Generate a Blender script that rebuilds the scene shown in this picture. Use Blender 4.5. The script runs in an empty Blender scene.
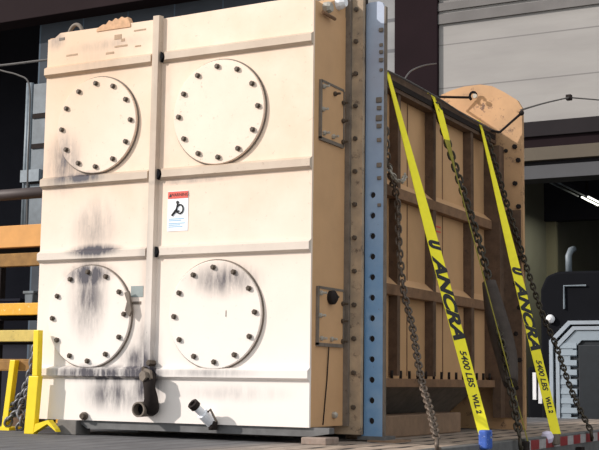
import bpy, bmesh, math, random
from mathutils import Vector, Matrix, Quaternion
random.seed(7)
S = bpy.context.scene
C = S.collection

# ------------------------------------------------------------------ camera
F, YAW, PITCH, ROLL = 1240.0, -0.4907, 0.124, 0.013
EYE = Vector((3.582, -6.862, 0.294))
fw = Vector((math.sin(YAW)*math.cos(PITCH), math.cos(YAW)*math.cos(PITCH), math.sin(PITCH)))
r0 = Vector((math.cos(YAW), -math.sin(YAW), 0)); u0 = r0.cross(fw)
rt = r0*math.cos(ROLL) + u0*math.sin(ROLL); up = -r0*math.sin(ROLL) + u0*math.cos(ROLL)
cd = bpy.data.cameras.new('camera'); cam = bpy.data.objects.new('camera', cd); C.objects.link(cam)
cd.sensor_fit = 'HORIZONTAL'; cd.sensor_width = 36.0; cd.lens = F/599*36.0; cd.clip_end = 300
cam.matrix_world = Matrix(((rt.x, up.x, -fw.x, EYE.x), (rt.y, up.y, -fw.y, EYE.y), (rt.z, up.z, -fw.z, EYE.z), (0, 0, 0, 1)))
S.camera = cam
# ------------------------------------------------------------------ world, sun, exposure
W = bpy.data.worlds.new('sky'); S.world = W; W.use_nodes = True
bgn = W.node_tree.nodes['Background']; bgn.inputs[0].default_value = (.93, .97, 1.0, 1); bgn.inputs[1].default_value = 0.98
SUN_FROM = Vector((-.66, -.54, .44)).normalized()
sd = bpy.data.lights.new('sun', 'SUN'); sd.energy = 3.8; sd.angle = math.radians(1.0); sd.color = (1, .925, .86)
sun = bpy.data.objects.new('sun', sd); C.objects.link(sun); sun.location = (-20, -20, 20)
sun.rotation_euler = SUN_FROM.to_track_quat('Z', 'Y').to_euler()
S.view_settings.view_transform = 'Standard'; S.view_settings.look = 'None'
S.view_settings.exposure = 0.0; S.view_settings.gamma = 1.0; S.view_settings.use_curve_mapping = False

def at(u, v, ax, val):
    """world point on the plane (axis ax = val) seen at this place of the photograph"""
    d = fw + rt*((u-299.5)/F) - up*((v-225)/F)
    return EYE + d*((val-EYE[ax])/d[ax])

# ------------------------------------------------------------------ materials
def srgb(r, g, b):
    f = lambda c: (c/255/12.92) if c/255 <= .04045 else ((c/255+.055)/1.055)**2.4
    return (f(r), f(g), f(b), 1)
class N:
    def __init__(s, name, rough=.6, metal=0.0):
        s.m = bpy.data.materials.new(name); s.m.use_nodes = True; s.t = s.m.node_tree; s.n = s.t.nodes; s.l = s.t.links
        s.p = s.n['Principled BSDF']; s.p.inputs['Roughness'].default_value = rough; s.p.inputs['Metallic'].default_value = metal
        g = s.n.new('ShaderNodeNewGeometry'); s.pos = g.outputs['Position']
    def link(s, a, b): s.l.new(a, b)
    def noise(s, scale, detail=4, vec=None, stretch=None, rough=.6):
        v = vec or s.pos
        if stretch:
            mp = s.n.new('ShaderNodeVectorMath'); mp.operation = 'MULTIPLY'; s.link(v, mp.inputs[0]); mp.inputs[1].default_value = stretch; v = mp.outputs[0]
        t = s.n.new('ShaderNodeTexNoise'); t.inputs['Scale'].default_value = scale; t.inputs['Detail'].default_value = detail
        t.inputs['Roughness'].default_value = rough; s.link(v, t.inputs['Vector']); return t.outputs['Fac']
    def rng(s, x, a, b, c=0., d=1.):
        t = s.n.new('ShaderNodeMapRange'); s.link(x, t.inputs[0])
        for i, q in enumerate((a, b, c, d)): t.inputs[i+1].default_value = q
        return t.outputs[0]
    def math(s, op, a, b=None):
        t = s.n.new('ShaderNodeMath'); t.operation = op; s.put(a, t.inputs[0])
        if b is not None: s.put(b, t.inputs[1])
        return t.outputs[0]
    def put(s, a, inp):
        if isinstance(a, (int, float)): inp.default_value = a
        elif isinstance(a, tuple): inp.default_value = a
        else: s.link(a, inp)
    def mix(s, f, a, b):
        t = s.n.new('ShaderNodeMix'); t.data_type = 'RGBA'; s.put(f, t.inputs[0]); s.put(a, t.inputs[6]); s.put(b, t.inputs[7]); return t.outputs[2]
    def col(s, c): s.put(c, s.p.inputs['Base Color']); return s
    def bump(s, x, st=.3, dist=.01):
        t = s.n.new('ShaderNodeBump'); t.inputs['Strength'].default_value = st; t.inputs['Distance'].default_value = dist
        s.link(x, t.inputs['Height']); s.link(t.outputs[0], s.p.inputs['Normal'])
    def blob(s, cx, cz, rx, rz):
        a = s.n.new('ShaderNodeVectorMath'); a.operation = 'SUBTRACT'; s.link(s.pos, a.inputs[0]); a.inputs[1].default_value = (cx, 0, cz)
        b = s.n.new('ShaderNodeVectorMath'); b.operation = 'MULTIPLY'; s.link(a.outputs[0], b.inputs[0]); b.inputs[1].default_value = (1/rx, 0, 1/rz)
        c = s.n.new('ShaderNodeVectorMath'); c.operation = 'LENGTH'; s.link(b.outputs[0], c.inputs[0])
        t = s.n.new('ShaderNodeMapRange'); t.interpolation_type = 'SMOOTHSTEP'; s.link(c.outputs['Value'], t.inputs[0])
        t.inputs[1].default_value = 1.0; t.inputs[2].default_value = 0.0; return t.outputs[0]
def plain(name, c, rough=.6, metal=0., var=.25, scale=9, dark=None, spot=None, spotamt=(.58, .7)):
    m = N(name, rough, metal); n = m.noise(scale, 6)
    base = m.mix(m.rng(n, .3, .7), c, dark or tuple([q*(1-var) for q in c[:3]]+[1]))
    if spot:
        base = m.mix(m.rng(m.noise(scale*1.7, 8, rough=.75), *spotamt), base, spot)
    m.col(base); m.bump(n, .15, .004); return m.m

SOOT = srgb(72, 68, 76)
def cream(name, base, dark, soot=1.0):  # front paint: the side's tan made paler, sunlight put into the colour
    m = N(name, .55)
    n = m.noise(3.0, 6); n2 = m.noise(26, 6, rough=.75); ns = m.noise(14, 6, stretch=(1, 1, .22), rough=.7)
    c = m.mix(m.rng(n, .35, .7), base, dark)
    c = m.mix(m.math('MULTIPLY', m.rng(n2, .61, .69), .5), c, srgb(150, 120, 95))
    c = m.mix(m.math('MULTIPLY', m.blob(-1.9, 2.7, .9, 1.3), .75), c, srgb(216, 180, 144))  # darker tan at the top left: vignette put into the colour
    # whiter towards the bottom of the front
    sx = m.n.new('ShaderNodeSeparateXYZ'); m.link(m.pos, sx.inputs[0])
    c = m.mix(m.math('MULTIPLY', m.rng(sx.outputs[2], 1.7, .3), .85), c, srgb(243, 237, 232))
    tot = None
    for cx, cz, rx, rz, st in ((-1.68, 1.16, .30, .06, 1.0), (-1.71, .84, .22, .40, .62), (-1.72, 1.0, .29, .10, .75), (-1.7, 1.33, .26, .26, .4), (-1.78, 1.675, .26, .06, .75),
                               (-1.98, 1.80, .24, .3, .6), (-2.1, 2.7, .12, .1, .5), (-1.7, 2.5, .5, .2, .1), (-1.6, .32, .66, .08, .8), (-1.5, .18, .36, .17, .65), (-1.35, .42, .15, .12, .5), (-1.2, .27, .17, .24, .8), (-.62, .93, .36, .16, .6), (-1.24, .5, .18, .25, .3),
                               (-.75, .33, .5, .05, .3), (-.9, 1.60, .5, .03, .3), (-1.15, 2.2, .1, .9, .15), (-.55, .2, .6, .08, .18), (-1.62, 2.62, .5, .06, .18), (-1.25, .9, .08, 1.2, .16)):
        b = m.math('MULTIPLY', m.blob(cx, cz, rx, rz), st)
        tot = b if tot is None else m.math('ADD', tot, b)
    k = m.math('MULTIPLY', tot, m.rng(ns, .3, .6, .3, 1.7))
    nf = m.noise(42, 5, rough=.8); k = m.math('ADD', k, m.math('MULTIPLY', m.rng(nf, .64, .72), m.rng(m.noise(2.2, 4), .45, .65, .1, .7)))
    t = m.n.new('ShaderNodeClamp'); m.link(m.math('MULTIPLY', k, .95*soot), t.inputs[0])
    c = m.mix(t.outputs[0], c, SOOT)
    m.col(c); m.bump(n2, .1, .003); return m.m
M = {}
M['cream'] = cream('sunlit_tan_paint', srgb(240, 216, 194), srgb(230, 202, 176))
M['creamrib'] = cream('dusty_sunlit_paint', srgb(208, 190, 170), srgb(190, 170, 150), 1.2)
M['cover'] = cream('sunlit_cover_paint', srgb(242, 222, 203), srgb(236, 212, 192))
M['tan'] = plain('tan_paint', srgb(207, 164, 120), .55, 0, .12, 4, spot=srgb(150, 108, 74), spotamt=(.66, .74))
M['tanlight'] = plain('grimy_tan_paint', srgb(192, 166, 136), .7, 0, .3, 6, dark=srgb(140, 124, 106), spot=srgb(92, 76, 64), spotamt=(.55, .66))
M['tanrust'] = plain('rusty_tan_paint', srgb(198, 156, 114), .6, 0, .2, 5, spot=srgb(105, 78, 62), spotamt=(.57, .66))
M['rustside'] = plain('rusty_brown_paint', srgb(104, 80, 62), .8, 0, .45, 14, spot=srgb(62, 48, 42))
M['ribbrown'] = plain('worn_brown_paint', srgb(140, 106, 78), .75, 0, .35, 12, spot=srgb(70, 52, 44))
M['greyrust'] = plain('grimy_grey_steel', srgb(128, 116, 104), .7, 0, .4, 11, spot=srgb(70, 58, 52))
M['bolt'] = plain('bolt_steel', srgb(92, 80, 68), .5, .3, .4, 30)
M['boltlight'] = plain('zinc_bolt', srgb(190, 184, 172), .4, .3, .3, 30)
M['dark'] = plain('dark_steel', srgb(52, 46, 44), .6, .2, .3, 20)
M['black'] = plain('black_rubber', srgb(22, 22, 25), .6, 0, .2, 10)
M['chain'] = plain('chain_steel', srgb(112, 98, 86), .5, .35, .4, 40, spot=srgb(70, 48, 36))
M['chaindark'] = plain('dark_chain_steel', srgb(64, 56, 44), .5, .35, .4, 40, spot=srgb(150, 130, 60), spotamt=(.6, .68))
M['chaingrey'] = plain('grey_chain_steel', srgb(125, 125, 128), .45, .4, .4, 40)
M['yellow'] = plain('yellow_webbing', srgb(250, 236, 40), .7, 0, .08, 20)
M['olive'] = plain('olive_webbing', srgb(150, 140, 45), .8, 0, .3, 20)  # duller olive tone for the edge-on length of the middle strap
M['ink'] = plain('black_ink', srgb(18, 18, 22), .6, 0, .1, 10)
M['yellowpaint'] = plain('yellow_paint', srgb(244, 214, 20), .45, 0, .1, 8, spot=srgb(150, 120, 30), spotamt=(.66, .72))
M['rackyellow'] = plain('rack_yellow', srgb(236, 172, 28), .5, 0, .2, 9, spot=srgb(240, 220, 150), spotamt=(.58, .66))
M['paleyellow'] = plain('faded_yellow_paint', srgb(214, 188, 96), .6, 0, .25, 9, spot=srgb(90, 75, 50), spotamt=(.62, .7))
M['orangewood'] = plain('orange_timber', srgb(222, 160, 88), .7, 0, .15, 6)
M['goldwood'] = plain('weathered_timber', srgb(160, 118, 62), .8, 0, .4, 10, spot=srgb(225, 190, 130), spotamt=(.64, .7))
M['block'] = plain('grey_block', srgb(122, 118, 114), .85, 0, .3, 14)
M['timber'] = plain('old_brown_timber', srgb(150, 122, 98), .8, 0, .35, 8)
M['ribbed'] = plain('faded_brown_print', srgb(190, 158, 128), .7, 0, .3, 40)
M['blocktan'] = plain('worn_wood_block', srgb(158, 140, 128), .85, 0, .35, 20, spot=srgb(150, 90, 70))
M['skid'] = plain('skid_steel', srgb(112, 112, 112), .6, .1, .4, 10)
M['chrome'] = plain('chrome', srgb(186, 196, 206), .3, .5, .05, 4)
M['silver'] = plain('bright_aluminium', srgb(158, 170, 180), .35, .3, .08, 6)
M['blackpaint'] = plain('black_truck_paint', srgb(16, 17, 22), .4, 0, .2, 3)
M['glass'] = plain('windscreen_glass', srgb(10, 12, 15), .3, 0, .1, 3)
M['gunmetal'] = plain('grille_mesh', srgb(30, 36, 42), .5, .1, .3, 12)
M['white'] = plain('white_plastic', srgb(238, 238, 240), .5, 0, .05, 6)
M['red'] = plain('red_film', srgb(205, 60, 48), .5, 0, .1, 20)
M['palered'] = plain('faded_red_print', srgb(226, 92, 78), .6, 0, .1, 20)
M['sheet'] = plain('label_film', srgb(240, 242, 246), .5, 0, .04, 20)
M['paleblue'] = plain('pale_blue_print', srgb(150, 195, 225), .6, 0, .05, 20)
M['greylabel'] = plain('faded_grey_label', srgb(150, 160, 158), .6, 0, .15, 30)
M['bluewebbing'] = plain('blue_winch_cover', srgb(60, 100, 190), .6, 0, .3, 30, spot=srgb(230, 235, 245))
M['tapewhite'] = plain('white_reflective_tape', srgb(176, 172, 172), .5, 0, .3, 30, spot=srgb(110,105,105))
M['tapered'] = plain('red_reflective_tape', srgb(150, 58, 60), .5, 0, .3, 30, spot=srgb(100,70,70))
M['lilac'] = plain('lilac_ball', srgb(222, 214, 236), .4, 0, .05, 10)
M['steelgrey'] = plain('conduit_steel', srgb(130, 140, 148), .5, .1, .3, 10)
M['wire'] = plain('wire', srgb(96, 92, 90), .6, .1, .2, 10)
M['pipebrown'] = plain('brown_pipe', srgb(74, 62, 60), .6, .1, .3, 7)
M['crate'] = plain('dark_crate_plastic', srgb(36, 38, 48), .6, 0, .2, 7)
M['scrap'] = plain('torn_tan_liner', srgb(226, 180, 140), .8, 0, .3, 26)
M['duct'] = plain('grey_painted_metal', srgb(108, 118, 126), .5, 0, .4, 5)
# blue post: galvanised blue-grey
m = N('blue_steel', .45, .15); n = m.noise(5, 6); n2 = m.noise(30, 7, rough=.8)
sx = m.n.new('ShaderNodeSeparateXYZ'); m.link(m.pos, sx.inputs[0])
c = m.mix(m.rng(sx.outputs[2], 2.3, .9), srgb(160, 168, 186), srgb(112, 152, 192))
c = m.mix(m.rng(n, .4, .7, 0, .4), c, srgb(170, 190, 210)); c = m.mix(m.rng(n2, .64, .7, 0, .8), c, srgb(95, 85, 85))
m.col(c); m.bump(n2, .1, .003); M['blue'] = m.m
# deck
m = N('trailer_deck_boards', .8); sx = m.n.new('ShaderNodeSeparateXYZ'); m.link(m.pos, sx.inputs[0])
fr = m.math('FRACT', m.math('MULTIPLY', sx.outputs[0], 1/.19)); gap = m.math('LESS_THAN', fr, .09)
fy = m.math('LESS_THAN', m.math('FRACT', m.math('MULTIPLY', sx.outputs[1], 1/.42)), .45)
gap = m.math('MAXIMUM', gap, m.math('MULTIPLY', m.math('MULTIPLY', fy, m.math('LESS_THAN', fr, .3)), m.math('GREATER_THAN', sx.outputs[0], 0.05)))
n = m.noise(6, 6, stretch=(3, .5, 1)); rg = m.rng(sx.outputs[0], -.35, .25)
wood = m.mix(m.rng(n, .3, .7), srgb(186, 168, 150), srgb(128, 112, 100)); steel = m.mix(m.rng(n, .3, .7), srgb(104, 104, 106), srgb(62, 62, 66))
c = m.mix(gap, m.mix(rg, steel, wood), srgb(45, 40, 38)); m.col(c); m.bump(n, .3, .01); M['deck'] = m.m
def bands(name, c1, c2, period, seam, axis=2, rough=.8, line=(35, 35, 38), big=None):
    m = N(name, rough); sx = m.n.new('ShaderNodeSeparateXYZ'); m.link(m.pos, sx.inputs[0])
    fr = m.math('FRACT', m.math('MULTIPLY', sx.outputs[axis], 1/period)); gap = m.math('LESS_THAN', fr, seam)
    n = m.noise(1.6, 6, stretch=(.5, 1, 2)); c = m.mix(m.rng(n, .3, .7), c1, c2)
    if big: c = m.mix(m.rng(m.noise(.9, 5, stretch=(.35, 1, 3)), .5, .72, 0, .5), c, big)
    m.col(m.mix(gap, c, srgb(*line))); return m.m
M['wallshade'] = bands('shaded_wall_panels', srgb(78, 82, 88), srgb(66, 70, 76), .9, .03, axis=0, line=(84, 96, 108))  # left wall under shade, with that shade put into its colour
M['walllight'] = bands('pale_wall_planks', srgb(160, 156, 152), srgb(150, 146, 143), .62, .028, line=(124, 120, 118), big=srgb(138, 134, 131))
M['maroon'] = plain('maroon_steel', srgb(34, 22, 26), .6, 0, .2, 2)
M['beam'] = plain('brown_fascia', srgb(40, 29, 31), .6, 0, .2, 1)
M['lintgrey'] = plain('lintel_grey', srgb(44, 40, 42), .7, 0, .15, 3)
M['lintmar'] = plain('lintel_maroon', srgb(34, 24, 27), .7, 0, .15, 3)
M['linttan'] = plain('lintel_tan', srgb(88, 78, 64), .7, 0, .15, 3)
M['lintlow'] = plain('lintel_lower_grey', srgb(74, 74, 77), .7, 0, .15, 3)
M['track'] = plain('door_track', srgb(44, 42, 44), .7, 0, .15, 3)
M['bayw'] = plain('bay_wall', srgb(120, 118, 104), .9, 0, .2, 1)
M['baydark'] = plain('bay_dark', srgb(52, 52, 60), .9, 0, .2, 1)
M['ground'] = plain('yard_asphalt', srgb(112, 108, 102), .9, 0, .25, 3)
m = N('lamp_tube', .5); m.col((1, 1, .9, 1)); m.p.inputs['Emission Color'].default_value = (1, 1, .82, 1); m.p.inputs['Emission Strength'].default_value = 3.0; M['lamp'] = m.m

for k_ in ('maroon', 'beam', 'wallshade', 'lintgrey', 'lintmar', 'track', 'baydark', 'bayw', 'blackpaint', 'black', 'crate', 'dark'):
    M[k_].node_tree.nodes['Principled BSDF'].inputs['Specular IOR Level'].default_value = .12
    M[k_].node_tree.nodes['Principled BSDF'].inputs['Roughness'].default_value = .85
# ------------------------------------------------------------------ mesh helpers
WL = {}
class MB:
    def __init__(s): s.b = bmesh.new()
    def box(s, x0, x1, y0, y1, z0, z1, bev=0):
        return s.prism([(x0, y0), (x1, y0), (x1, y1), (x0, y1)], 2, z0, z1, bev)
    def prism(s, pts, ax, a, b, bev=0):
        """polygon in the two other axes (order x,y,z without ax), extruded from a to b along ax"""
        def mk(p, h):
            if ax == 0: return (h, p[0], p[1])
            if ax == 1: return (p[0], h, p[1])
            return (p[0], p[1], h)
        t = bmesh.new()
        A = [t.verts.new(mk(p, a)) for p in pts]; B = [t.verts.new(mk(p, b)) for p in pts]; n = len(pts)
        t.faces.new(A); t.faces.new(B[::-1])
        for i in range(n): t.faces.new((A[i], B[i], B[(i+1) % n], A[(i+1) % n]))
        bmesh.ops.recalc_face_normals(t, faces=t.faces)
        if bev: bmesh.ops.bevel(t, geom=list(t.edges), offset=bev, segments=2, affect='EDGES', profile=.5)
        s.add(t); return s
    def add(s, t):
        me = bpy.data.meshes.new('tmp'); t.to_mesh(me); s.b.from_mesh(me); bpy.data.meshes.remove(me); t.free()
    def tube(s, pts, r, seg=10, cap=True):
        pts = [Vector(p) for p in pts]; rr = r if isinstance(r, (list, tuple)) else [r]*len(pts)
        t = bmesh.new(); rings = []; prev = None
        for i, p in enumerate(pts):
            a = pts[max(i-1, 0)]; b = pts[min(i+1, len(pts)-1)]; d = (b-a)
            d = d.normalized() if d.length > 1e-9 else Vector((0, 0, 1))
            if prev is None:
                x = d.cross(Vector((0, 0, 1)));  x = x if x.length > .01 else d.cross(Vector((1, 0, 0)))
            else: x = prev - d*prev.dot(d)
            x.normalize(); prev = x; y = d.cross(x)
            rings.append([t.verts.new(p + (x*math.cos(2*math.pi*k/seg) + y*math.sin(2*math.pi*k/seg))*rr[i]) for k in range(seg)])
        for A, B in zip(rings, rings[1:]):
            for k in range(seg): t.faces.new((A[k], A[(k+1) % seg], B[(k+1) % seg], B[k])).smooth = seg > 6
        if cap: t.faces.new(rings[0][::-1]); t.faces.new(rings[-1])
        bmesh.ops.recalc_face_normals(t, faces=t.faces); s.add(t); return s
    def lathe(s, c, axis, prof, seg=32):
        """prof: (distance along axis, radius)"""
        axis = Vector(axis); c = Vector(c); return s.tube([c+axis*(h+i*1e-6) for i, (h, r) in enumerate(prof)], [max(r, 1e-4) for h, r in prof], seg) if False else s._lathe(c, axis, prof, seg)
    def _lathe(s, c, ax, prof, seg):
        x = ax.orthogonal().normalized(); y = ax.cross(x); t = bmesh.new(); rings = []
        for h, r in prof: rings.append([t.verts.new(c+ax*h+(x*math.cos(2*math.pi*k/seg)+y*math.sin(2*math.pi*k/seg))*max(r, 1e-4)) for k in range(seg)])
        for A, B in zip(rings, rings[1:]):
            for k in range(seg): t.faces.new((A[k], A[(k+1) % seg], B[(k+1) % seg], B[k]))
        t.faces.new(rings[0][::-1]); t.faces.new(rings[-1]); bmesh.ops.recalc_face_normals(t, faces=t.faces); s.add(t); return s
    def link(s, c, d, side, L, wd, r):
        """one oval chain link"""
        c = Vector(c); d = Vector(d).normalized(); side = (Vector(side)-d*Vector(side).dot(d)).normalized(); nrm = d.cross(side)
        a = L/2-wd/2; path = []
        for k in range(6): th = -math.pi/2+math.pi*k/5; path.append(c+d*(a+math.cos(th)*wd/2)+side*math.sin(th)*wd/2)
        for k in range(6): th = math.pi/2+math.pi*k/5; path.append(c+d*(-a+math.cos(th)*wd/2)+side*math.sin(th)*wd/2)
        n = len(path); t = bmesh.new(); rings = []
        for i, p in enumerate(path):
            tg = (path[(i+1) % n]-path[i-1]).normalized(); o = tg.cross(nrm).normalized()
            rings.append([t.verts.new(p+(o*math.cos(2*math.pi*k/6)+nrm*math.sin(2*math.pi*k/6))*r) for k in range(6)])
        for i in range(n):
            A = rings[i]; B = rings[(i+1) % n]
            for k in range(6): t.faces.new((A[k], A[(k+1) % 6], B[(k+1) % 6], B[k])).smooth = True
        bmesh.ops.recalc_face_normals(t, faces=t.faces); s.add(t); return s
    def build(s, name, mat, parent=None, loc=None, bevmod=0):
        me = bpy.data.meshes.new(name); s.b.to_mesh(me); s.b.free()
        o = bpy.data.objects.new(name, me); C.objects.link(o); me.materials.append(M[mat] if isinstance(mat, str) else mat)
        if parent:
            o.parent = parent; base = WL[parent.name]; me.transform(Matrix.Translation(-base)); WL[o.name] = base
        else:
            if loc is None:
                cs = [v.co for v in me.vertices]; loc = Vector((sum(v.x for v in cs)/len(cs), sum(v.y for v in cs)/len(cs), min(v.z for v in cs)))
            loc = Vector(loc); me.transform(Matrix.Translation(-loc)); o.location = loc; WL[o.name] = loc
        if bevmod:
            b = o.modifiers.new('bevel', 'BEVEL'); b.width = bevmod; b.segments = 2; b.limit_method = 'ANGLE'
        return o
def thing(name, loc, label, cat, group=None):
    o = bpy.data.objects.new(name, None); C.objects.link(o); o.location = loc; WL[o.name] = Vector(loc); o.empty_display_size = .1
    return tag(o, label, cat, group)
def tag(o, label, cat, group=None):
    o['label'] = label; o['category'] = cat
    if group: o['group'] = group
    return o
def struct(o): o['kind'] = 'structure'; return o
def text_mesh(body, size, mat, parent, fn, name='lettering', depth=.0006, shear=0, offset=0, xs=1):
    cu = bpy.data.curves.new('t', 'FONT'); cu.body = body; cu.size = size; cu.extrude = depth; cu.shear = shear; cu.offset = offset
    cu.align_x = 'CENTER'; cu.align_y = 'CENTER'
    o = bpy.data.objects.new('t', cu); C.objects.link(o); bpy.context.view_layer.update()
    me = bpy.data.meshes.new_from_object(o.evaluated_get(bpy.context.evaluated_depsgraph_get())); C.objects.unlink(o); bpy.data.objects.remove(o)
    base = WL[parent.name]
    for v in me.vertices: v.co = fn(v.co.x*xs, v.co.y, v.co.z) - base
    me.name = name; me.materials.clear(); me.materials.append(M[mat])
    q = bpy.data.objects.new(name, me); C.objects.link(q); q.parent = parent; WL[q.name] = base; return q

# ================================================================== SETTING
GZ = -1.5
struct(MB().box(-45, 25, -25, 9.0, GZ-.1, GZ).build('ground', 'ground'))
struct(MB().box(-45, 25, 9.0, 24, GZ-.1, GZ-.001).build('floor', 'baydark'))
WY = 9.0
def bx(u, v=200): return at(u, v, 1, WY).x
def bz(u, v): return at(u, v, 1, WY).z
TOP = 12.0
xl = bx(33); xc0 = bx(396, 50); xc1 = bx(439, 50); zb = bz(560, 120)
struct(MB().box(xl, xc0-.6, WY, WY+.3, GZ, TOP).build('wall_back', 'wallshade'))
struct(MB().box(xc0-.6, xc0, WY, WY+.3, GZ, TOP).build('wall_back', bands('grey_wall_strips', srgb(150, 150, 150), srgb(130, 130, 132), .45, .12, line=(105, 105, 108)) ))
struct(MB().box(xc0, xc1, WY-.06, WY+.3, GZ, TOP, .01).build('trim_1', 'maroon'))           # the dark steel column
struct(MB().box(xc1, 16, WY, WY+.3, zb, TOP).build('wall_right', 'walllight'))
# the weathered bands high on the pale wall
z1 = bz(440, 18); z2 = bz(440, 25)
mb = MB()
for k, (a, b) in enumerate(((0, .14), (.19, .3), (.37, .43))): mb.box(xc1, 16, WY-.04, WY, z2+a, z2+b)
struct(mb.build('trim_2', plain('weathered_flashing', srgb(116, 112, 110), .8, 0, .25, 2)))
# lintel above the bay opening
za = zb
for nme, mat, v, dy in (('trim_3', 'lintgrey', 135, -.05), ('trim_4', 'lintmar', 147, .0), ('trim_5', 'linttan', 160, -.10), ('trim_6', 'track', 164.5, .0), ('trim_7', 'lintlow', 178, -.05)):
    zz = bz(560, v); struct(MB().box(xc1, 16, WY+dy, WY+.35, zz, za, .004).build(nme, mat)); za = zz
zl = za
xb0 = bx(440, 300); BX1 = 16.0
# dark bay behind the opening
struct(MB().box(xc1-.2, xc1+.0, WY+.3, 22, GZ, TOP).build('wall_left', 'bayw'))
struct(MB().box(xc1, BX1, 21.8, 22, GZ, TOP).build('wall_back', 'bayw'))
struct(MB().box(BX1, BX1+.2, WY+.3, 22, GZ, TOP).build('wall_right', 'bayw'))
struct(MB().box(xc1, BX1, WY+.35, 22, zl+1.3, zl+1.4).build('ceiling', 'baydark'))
# partition panel seen in the bay, with its darker upper part
pw = 14.0; a = at(525, 232, 1, pw); b = at(556, 232, 1, pw)
struct(MB().box(xc1, b.x, pw, pw+.1, GZ, a.z+.6).build('wall_left', plain('bay_partition', srgb(128, 122, 100), .9, 0, .1, 1)))
struct(MB().box(xc1, BX1, pw-.1, pw+.12, at(545, 222, 1, pw).z, zl+1.3).build('trim_8', 'baydark'))
# left opening: black bay with fascia beam over it
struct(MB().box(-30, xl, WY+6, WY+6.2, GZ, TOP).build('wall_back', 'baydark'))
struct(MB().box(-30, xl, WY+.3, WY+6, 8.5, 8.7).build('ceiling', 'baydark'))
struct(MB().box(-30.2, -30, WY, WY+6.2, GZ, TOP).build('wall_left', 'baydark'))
struct(MB().box(-44, -30, WY, WY+.3, GZ, TOP).build('wall_left', 'wallshade'))
zf = at(0, 23, 1, WY-.4).z
struct(MB().box(-30, xc0, WY-.4, WY-.002, zf, TOP, .01).build('trim_9', 'beam'))
# roof over the buildings
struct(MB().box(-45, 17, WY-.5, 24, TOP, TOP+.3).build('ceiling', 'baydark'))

# ================================================================== TRAILER
DZ = -.1
tr = thing('flatbed_trailer', (-1.1, 0, GZ), 'long flatbed trailer with board deck and red and white striped rail tape', 'trailer')
MB().box(-3.05, .80, -5.2, 7.0, DZ-.06, DZ).build('deck', 'deck', tr)
for x in (.80, -3.13):
    MB().box(x, x+.08, -5.2, 7.0, DZ-.16, DZ+.006, .006).build('side_rail', 'skid', tr)
y = 1.5; k = 0
while y < 6.9:
    o = MB().box(.88, .884, y, y+(.2 if k % 2 else .16), DZ-.075, DZ-.008).build('reflective_tape', 'tapered' if k % 2 else 'tapewhite', tr)
    o['label'] = 'red reflective tape' if k % 2 else 'white reflective tape'
    y += .2 if k % 2 else .16; k += 1
for x in (-.55, -1.75): MB().box(x-.08, x+.08, -5.1, 6.9, GZ+.75, DZ-.06, .01).build('chassis_beam', 'dark', tr)
for y0 in (-3.9, -2.7, 3.9, 5.1):
    for x in (.35, -2.9):
        o = MB().lathe((x, y0, GZ+.5), (1, 0, 0), [(0, .3), (.0, .48), (.04, .5), (.26, .5), (.3, .48), (.3, .3)], 28).build('wheel', 'black', tr)
    MB().tube([(-2.9, y0, GZ+.5), (.65, y0, GZ+.5)], .07).build('axle', 'dark', tr)
    for x in (-.55, -1.75): MB().box(x-.05, x+.05, y0-.08, y0+.08, GZ+.5, GZ+.8).build('axle_mount', 'dark', tr)
for i in range(9):
    yy = -.2+i*.75
    MB().box(.884, .93, yy, yy+.09, DZ-.15, DZ-.1).build('stake_pocket', 'dark', tr)
# landing legs
for x in (-.2, -2.0): MB().box(x-.06, x+.06, -.3, -.18, GZ, DZ-.06).build('landing_leg', 'dark', tr)

# ================================================================== TANK
HT, WD = 2.75, 2.17
tk = thing('exchanger_tank', (-1.08, .15, 0), 'large cream and tan steel tank with four round bolted covers standing on the trailer', 'tank')
D = .50
MB().box(-WD, 0, .02, D, 0, HT-.02, .004).build('header_box', 'tan', tk)
MB().prism([(.12, HT-.025), (D-.035, HT-.025), (D-.035, HT+.12)], 0, -.5, -.001).build('header_gusset', 'tan', tk)
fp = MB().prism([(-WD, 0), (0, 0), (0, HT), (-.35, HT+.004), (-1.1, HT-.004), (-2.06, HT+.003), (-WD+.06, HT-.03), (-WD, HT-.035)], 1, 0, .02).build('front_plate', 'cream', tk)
# ribs welded over the front: angle bars with their edge out
def vbar(x0, x1, zc, h, dp):
    return MB().prism([(-.0, zc-h/2), (-dp, zc-h*.28), (-dp, zc+h*.28), (-.0, zc+h/2)], 0, x0, x1)
ZR = (.325, 1.130, 1.658, 2.469)
xv0, xv1 = -1.238, -1.165
for i, z in enumerate(ZR):
    vbar(-WD, xv0-.004, z, .085, .032).build('rib', 'creamrib', tk)
    o = MB()
    t = bmesh.new()   # right piece with a coped, pointed end
    h = .085; dp = .032; xs = xv1+.006
    prof = [(0, z-h/2, .0), (-dp, z-h*.28, .0), (-dp, z+h*.28, 0), (0, z+h/2, 0)]
    A = [t.verts.new((xs+c, y, zz)) for (y, zz, q), c in zip(prof, (0.0, .035, .035, 0.0))]; B = [t.verts.new((0, y, zz)) for y, zz, q in prof]
    t.faces.new(A); t.faces.new(B[::-1])
    for k in range(4): t.faces.new((A[k], B[k], B[(k+1) % 4], A[(k+1) % 4]))
    bmesh.ops.recalc_face_normals(t, faces=t.faces); o.add(t); o.build('rib', 'creamrib', tk)
    if z > .5:
        o = MB().prism([(xs-.002, z-.036), (xs+.026, z), (xs-.002, z+.036)], 1, -.034, -.002).build('cope_shade', 'black', tk); o['label'] = 'small black wedge for the shade in a notch'  # black wedge stands in for the shade inside the coped gap
MB().prism([(xv0, 0), (xv0+.012, -.036), (xv1-.012, -.036), (xv1, 0)], 2, .33, HT+.012).build('rib', 'creamrib', tk)
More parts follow.
